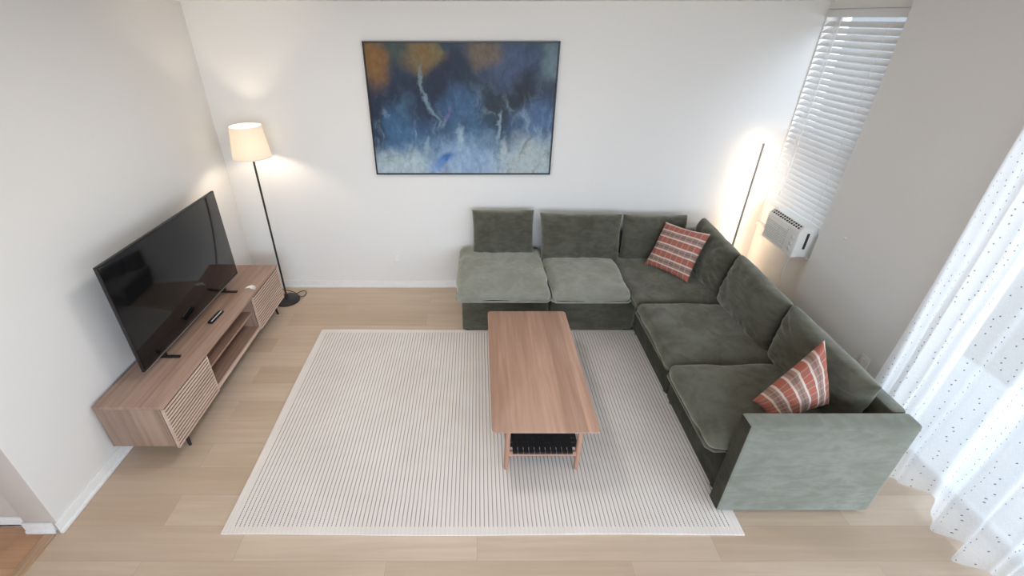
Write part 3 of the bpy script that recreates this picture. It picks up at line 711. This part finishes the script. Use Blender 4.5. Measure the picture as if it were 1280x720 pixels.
# corner light bar
sx, sy = 2.366, 3.885
lr = Matrix.Translation((sx, sy, 0)) @ Matrix.Rotation(math.radians(-22), 4, 'Z')
K = thing('corner_light', 'slim vertical light bar glowing warm against the wall corner behind the sofa', 'lamp', (sx, sy, 0))
b = BM(); box(b, -0.008, 0.008, -0.006, 0.006, 0.02, 1.44, 0.001, 1, lr); link('bar', b, M['aluminium'], K)
b = BM(); lathe(b, [(0.045, 0.0), (0.045, 0.018), (0.01, 0.021), (0.0, 0.021)], (sx, sy-0.0), 32); link('base', b, M['aluminium'], K)
b = BM(); box(b, -0.004, 0.004, 0.0062, 0.0115, 0.06, 1.43, mat=lr); link('light_strip', b, M['led'], K, 0)

# ---------------------------------------------------------------- painting
FX0, FX1, FZ0, FZ1 = -0.876, 0.636, 1.153, 2.180
A = thing('framed_painting', 'large abstract blue and ochre painting in thin black frame on the back wall', 'painting', (-0.12, YB, FZ0))
b = BM(); fy0, fy1 = YB-0.034, YB-0.001; fw = 0.011
box(b, FX0, FX1, fy0, fy1, FZ0, FZ0+fw, 0.001, 1); box(b, FX0, FX1, fy0, fy1, FZ1-fw, FZ1, 0.001, 1)
box(b, FX0, FX0+fw, fy0, fy1, FZ0, FZ1, 0.001, 1); box(b, FX1-fw, FX1, fy0, fy1, FZ0, FZ1, 0.001, 1)
link('frame', b, M['black_metal'], A)
cv = link('canvas', box(BM(), FX0+fw+0.001, FX1-fw-0.001, YB-0.026, YB-0.004, FZ0+fw+0.001, FZ1-fw-0.001), M['painting'], A, 0)
d = Vector((FX0+fw+0.001, YB-0.026, FZ0+fw+0.001)) - A.location
cv.data.transform(Matrix.Translation(-d)); cv.location = d

# ---------------------------------------------------------------- blind, air conditioner
BX = XW+0.012
W = thing('window_blind', 'white horizontal slat blind lowered and tilted shut over the window', 'blind', (BX, 3.57, 0.93))
by0, by1 = 3.075, 3.988
b = BM(); box(b, BX-0.022, BX+0.030, by0, by1, 2.338, 2.388, 0.003); link('headrail', b, M['slat'], W)
ns = 33; zt0, zb0 = 2.318, 0.915; pz = (zt0-zb0)/ns; 
for k in range(ns):
    tilt = math.radians(41-15*k/ns); z = zt0-(k+0.5)*pz; b = BM()
    rws = []
    for j in range(7):
        s = -0.025+0.05*j/6; crown = 0.0022*(1-(s/0.025)**2)
        px, pz_ = s*math.cos(tilt)-crown*math.sin(tilt), s*math.sin(tilt)+crown*math.cos(tilt)
        nx_, nz_ = -math.sin(tilt)*0.0011, math.cos(tilt)*0.0011
        rws.append([b.verts.new((BX+px+sg*nx_, y, z+pz_+sg*nz_)) for y in (by0+0.004, by1-0.004) for sg in (1, -1)])
    for a, c in zip(rws, rws[1:]):
        b.faces.new((a[0], c[0], c[2], a[2])); b.faces.new((a[1], a[3], c[3], c[1]))
        b.faces.new((a[0], a[1], c[1], c[0])); b.faces.new((a[2], c[2], c[3], a[3]))
    b.faces.new((rws[0][0], rws[0][2], rws[0][3], rws[0][1])); b.faces.new((rws[-1][0], rws[-1][1], rws[-1][3], rws[-1][2]))
    link('slat', b, M['slat'], W, 40)
b = BM(); box(b, BX-0.014, BX+0.014, by0+0.004, by1-0.004, 0.898, 0.914, 0.003); link('bottom_rail', b, M['slat'], W)
for y in (3.86, 3.36):
    b = BM(); tube(b, [(BX-0.019, y, 2.34), (BX-0.019, y, 0.91)], 0.0012, 6); tube(b, [(BX+0.019, y, 2.34), (BX+0.019, y, 0.91)], 0.0012, 6); link('ladder_cord', b, M['trim'], W)
b = BM(); tube(b, [(BX-0.030, 3.80, 2.345), (BX-0.031, 3.802, 1.02)], 0.0028, 8); link('tilt_wand', b, M['plastic'], W)

ax0, ax1, ay0, ay1, az0, az1 = 2.452, 2.66, 3.235, 3.665, 0.716, 0.968
Q = thing('air_conditioner', 'white window air conditioner under the blind beside the glowing corner light', 'air conditioner', (2.5, 3.45, az0))
b = BM(); box(b, ax0+0.037, 2.592, ay0+0.004, ay1-0.004, az0+0.001, az1-0.006, 0.006); box(b, 2.585, ax1, ay0+0.006, ay1-0.006, az0+0.001, 0.893); link('case', b, M['plastic'], Q)
b = BM(); ring_ = [(ax0, az0+0.001), (ax0, az1-0.036), (ax0+0.038, az1), (ax0+0.038, az0+0.001)]
va = [b.verts.new((x, ay0, z)) for x, z in ring_]; vb = [b.verts.new((x, ay1, z)) for x, z in ring_]
b.faces.new(va); b.faces.new(vb[::-1])
for k in range(4): b.faces.new((va[k], vb[k], vb[(k+1) % 4], va[(k+1) % 4]))
bmesh.ops.bevel(b, geom=b.edges[:], offset=0.003, segments=2, affect='EDGES')
f = link('front_panel', b, M['plastic'], Q)
slope = Matrix.Translation((ax0+0.019, 0, az1-0.018)) @ Matrix.Rotation(math.radians(-43.5), 4, 'Y')
b = BM()
for k in range(9): z = az0+0.030+k*0.0165; box(b, ax0-0.004, ax0+0.002, ay0+0.135, ay1-0.025, z, z+0.009, 0.001, 1)
box(b, ax0-0.002, ax0+0.002, ay0+0.128, ay0+0.135, az0+0.022, az0+0.19); box(b, ax0-0.002, ax0+0.002, ay1-0.026, ay1-0.018, az0+0.022, az0+0.19)
link('intake_grille', b, M['grey_plastic'], f)
b = BM(); box(b, -0.019, 0.021, ay0+0.025, ay1-0.02, -0.001, 0.001, mat=slope); link('air_outlet', b, M['dark_slot'], Q)
b = BM()
for k in range(13): y = ay0+0.027+k*0.0303; box(b, -0.019, 0.021, y, y+0.006, 0.0005, 0.003, mat=slope)
for x in (-0.020, -0.001, 0.018): box(b, x, x+0.004, ay0+0.025, ay1-0.018, 0.0005, 0.003, mat=slope)
link('louvre', b, M['plastic'], Q)
b = BM(); box(b, ax0-0.002, ax0+0.001, ay0+0.02, ay0+0.115, az0+0.03, az0+0.20, 0.001, 1); c_ = link('control_panel', b, M['trim'], f)
for z in (az0+0.055, az0+0.10, az0+0.15): link('knob', tube(BM(), [(ax0-0.002, ay0+0.05, z), (ax0-0.012, ay0+0.05, z)], 0.013, 16), M['grey_plastic'], f)
b = BM(); box(b, ax0+0.065, ax0+0.085, ay0+0.002, ay0+0.0045, az0+0.07, az0+0.20); link('side_slot', b, M['dark_slot'], Q)
b = BM()
for k in range(6): y = YE+0.012+k*0.009; box(b, 2.640, 2.652+0.004*(k % 2), y, y+0.0085, az0+0.001, 0.895)
box(b, 2.632, 2.660, YE+0.004, YE+0.014, az0+0.001, 0.895); link('accordion_panel', b, M['grey_plastic'], Q)
b = BM(); box(b, 2.614, 2.630, ay1-0.003, 3.990, az0+0.001, 0.895); link('accordion_panel', b, M['plastic'], Q)
b = BM(); tube(b, bez((ax0+0.02, ay0+0.03, az0+0.006), (2.43, 3.26, 0.60), (2.47, 3.24, 0.50), (2.52, 3.40, 0.28), 14)+bez((2.52, 3.40, 0.28), (2.55, 3.45, 0.15), (2.58, 3.5, 0.05), (2.56, 3.6, 0.012), 8)[1:], 0.0042, 8); link('power_cord', b, M['grey_plastic'], Q)

# ---------------------------------------------------------------- wall outlets and small marks
def outlet(label, c, nrm):
    o = thing('wall_outlet', label, 'outlet', c)
    def bx(u0, u1, d0, d1, z0, z1, bev=0.0):
        b = BM()
        if nrm == 'y': box(b, c[0]+u0, c[0]+u1, c[1]-d1, c[1]-d0, c[2]+z0, c[2]+z1, bev, 2)
        else: box(b, c[0]-d1, c[0]-d0, c[1]+u0, c[1]+u1, c[2]+z0, c[2]+z1, bev, 2)
        return b
    p = link('cover_plate', bx(-0.037, 0.037, 0.0, 0.006, -0.058, 0.058, 0.0025), M['plate'], o)
    for z in (-0.021, 0.021):
        s = link('socket', bx(-0.016, 0.016, 0.0065, 0.0085, z-0.015, z+0.015, 0.002), M['trim'], p)
    return o
outlet('white wall outlet on the back wall between floor lamp and sofa', (-0.774, YB, 0.325), 'y')
outlet('white wall outlet on the right wall behind the sofa near the sheer curtain', (XR, 2.375, 0.368), 'x')
b = BM(); box(b, 0.765, 0.985, YB-0.004, YB+0.001, 0.990, 0.995, 0.001, 1); tag(link('wall_mark', b, M['trim'], None, 0, (0.875, YB, 0.992)), 'thin white horizontal paint ridge on the back wall below the painting', 'mark')
b = BM(); bmesh.ops.create_uvsphere(b, u_segments=14, v_segments=8, radius=0.016, matrix=Matrix.Translation((XR-0.002, 2.93, 1.02)) @ Matrix.Diagonal((0.5, 1.3, 0.7, 1))); tag(link('wall_patch', b, M['wall'], None, 50, (XR, 2.93, 1.02)), 'small dab of filler on the right wall near the air conditioner', 'mark')

# ---------------------------------------------------------------- sheer curtain
Cn = thing('sheer_curtain', 'white sheer curtain dotted with dark tufts over the sliding door', 'curtain', (2.47, 0.6, 0.0))
b = BM(); lay = b.loops.layers.uv.new('UVMap')
nu, nv = 520, 46; ys, ye = 2.165, -1.75; zt = ZC-0.02
def fold(t):
    return 0.62*math.sin(t*2*PI*16.3+1.4*math.sin(t*29)+0.7) + 0.30*math.sin(t*2*PI*36.4+2*math.sin(t*21)+1.0) + 0.25*math.sin(t*2*PI*6.7+2.2)
prev = None; ulen = 0; cols = []
for i in range(nu+1):
    t_ = i/nu; col = []
    y = ys+(ye-ys)*t_
    for j in range(nv+1):
        s = j/nv; z = zt+(0.012-zt)*s
        amp = 0.030+0.058*s**1.2
        edge = min(1.0, t_*14)
        x = 2.462 - 0.018*s + amp*fold(t_+0.004*math.sin(s*5+t_*30))*(0.35+0.65*edge) + 0.006*noise.noise(Vector((t_*30, s*4, 1)))
        yy = y + 0.012*s*math.sin(t_*90+s*3) + 0.010*noise.noise(Vector((t_*8, s*5, 9)))
        x = min(x, XR-0.006) if (yy > DY1-0.02 or z > DZ-0.02) else min(x, XR+0.10)
        col.append(Vector((x, yy, z + (0.012*(1+math.sin(t_*55)) if j == nv else 0))))
    if cols: ulen += (col[nv//2]-cols[-1][0][nv//2]).length
    cols.append((col, ulen))
vv = [[b.verts.new(p) for p in c[0]] for c in cols]
for i in range(nu):
    for j in range(nv):
        f_ = b.faces.new((vv[i][j], vv[i+1][j], vv[i+1][j+1], vv[i][j+1]))
        for l, (a, q) in zip(f_.loops, ((i, j), (i+1, j), (i+1, j+1), (i, j+1))): l[lay].uv = (cols[a][1], cols[a][0][q].z)
link('panel', b, M['sheer'], Cn, 80)

# ---------------------------------------------------------------- light
SKY, REAR_BOOST = 0.8, 9.6
wd = bpy.data.worlds.new('daylight'); bpy.context.scene.world = wd; wd.use_nodes = True
nt = wd.node_tree; bg = nt.nodes['Background']
tc = nt.nodes.new('ShaderNodeTexCoord'); sp_ = nt.nodes.new('ShaderNodeSeparateXYZ'); nt.links.new(tc.outputs['Generated'], sp_.inputs[0])
rp = nt.nodes.new('ShaderNodeValToRGB'); mr = nt.nodes.new('ShaderNodeMapRange'); mr.inputs[1].default_value = -1; mr.inputs[2].default_value = 1
nt.links.new(sp_.outputs[2], mr.inputs[0]); nt.links.new(mr.outputs[0], rp.inputs[0])
e = rp.color_ramp.elements; e[0].position = 0.44; e[0].color = (0.62, 0.65, 0.68, 1); e[1].position = 0.54; e[1].color = (0.77, 0.92, 1.10, 1)
nt.links.new(rp.outputs[0], bg.inputs[0])
boost = nt.nodes.new('ShaderNodeMapRange'); boost.interpolation_type = 'SMOOTHSTEP'      # sky boosted behind the camera, added as fill through the rear window
for k_, v_ in ((1, -0.1), (2, -0.75), (3, SKY), (4, SKY*REAR_BOOST)): boost.inputs[k_].default_value = v_
nt.links.new(sp_.outputs[1], boost.inputs[0]); nt.links.new(boost.outputs[0], bg.inputs[1])
def area(name, loc, rot, sx_, sy_, energy, col=(1, 1, 1), portal=False):
    l = bpy.data.lights.new(name, 'AREA'); l.shape = 'RECTANGLE'; l.size = sx_; l.size_y = sy_; l.energy = energy; l.color = col
    if portal: l.cycles.is_portal = True
    o = bpy.data.objects.new(name, l); C.objects.link(o); o.location = loc; o.rotation_euler = rot; return o
area('door_daylight', (XR+0.19, (DY0+DY1)/2, DZ/2), (0, math.radians(90), 0), DZ, DY1-DY0, 1, portal=True)
fill_ = area('ceiling_fill', (-0.5, 2.4, ZC-0.03), (0, 0, 0), 0.5, 0.5, 15, (1.0, 0.97, 0.93)); fill_.data.shape = 'DISK'  # unseen fill light added under the ceiling, no fixture modelled
area('rear_fill', ((VX0+VX1)/2, YR-0.11, (VZ0+VZ1)/2), (math.radians(90), 0, 0), VX1-VX0, VZ1-VZ0, 1, portal=True)  # sky portal of the added rear window
area('window_daylight', (XW+0.145, (WY0+WY1)/2, (WZ0+WZ1)/2), (0, math.radians(90), 0), WZ1-WZ0, WY1-WY0, 1, portal=True)

# ---------------------------------------------------------------- camera and view
cam = bpy.data.cameras.new('camera'); co_ = bpy.data.objects.new('camera', cam); C.objects.link(co_)
co_.location = (0, 0, 2.341); co_.rotation_euler = (math.radians(90-30.437), 0, 0)
cam.sensor_width = 36; cam.lens = 577.07/1280*36; cam.shift_x = (640-596.26)/1280; cam.clip_start = 0.02
sc = bpy.context.scene; sc.camera = co_
sc.view_settings.view_transform = 'Standard'; sc.view_settings.look = 'None'; sc.view_settings.gamma = 1
sc.view_settings.use_curve_mapping = False; sc.view_settings.exposure = 0.0
cy = sc.cycles; cy.max_bounces = 12; cy.diffuse_bounces = 8; cy.transparent_max_bounces = 12; cy.transmission_bounces = 8; cy.sample_clamp_indirect = 6; cy.caustics_reflective = False
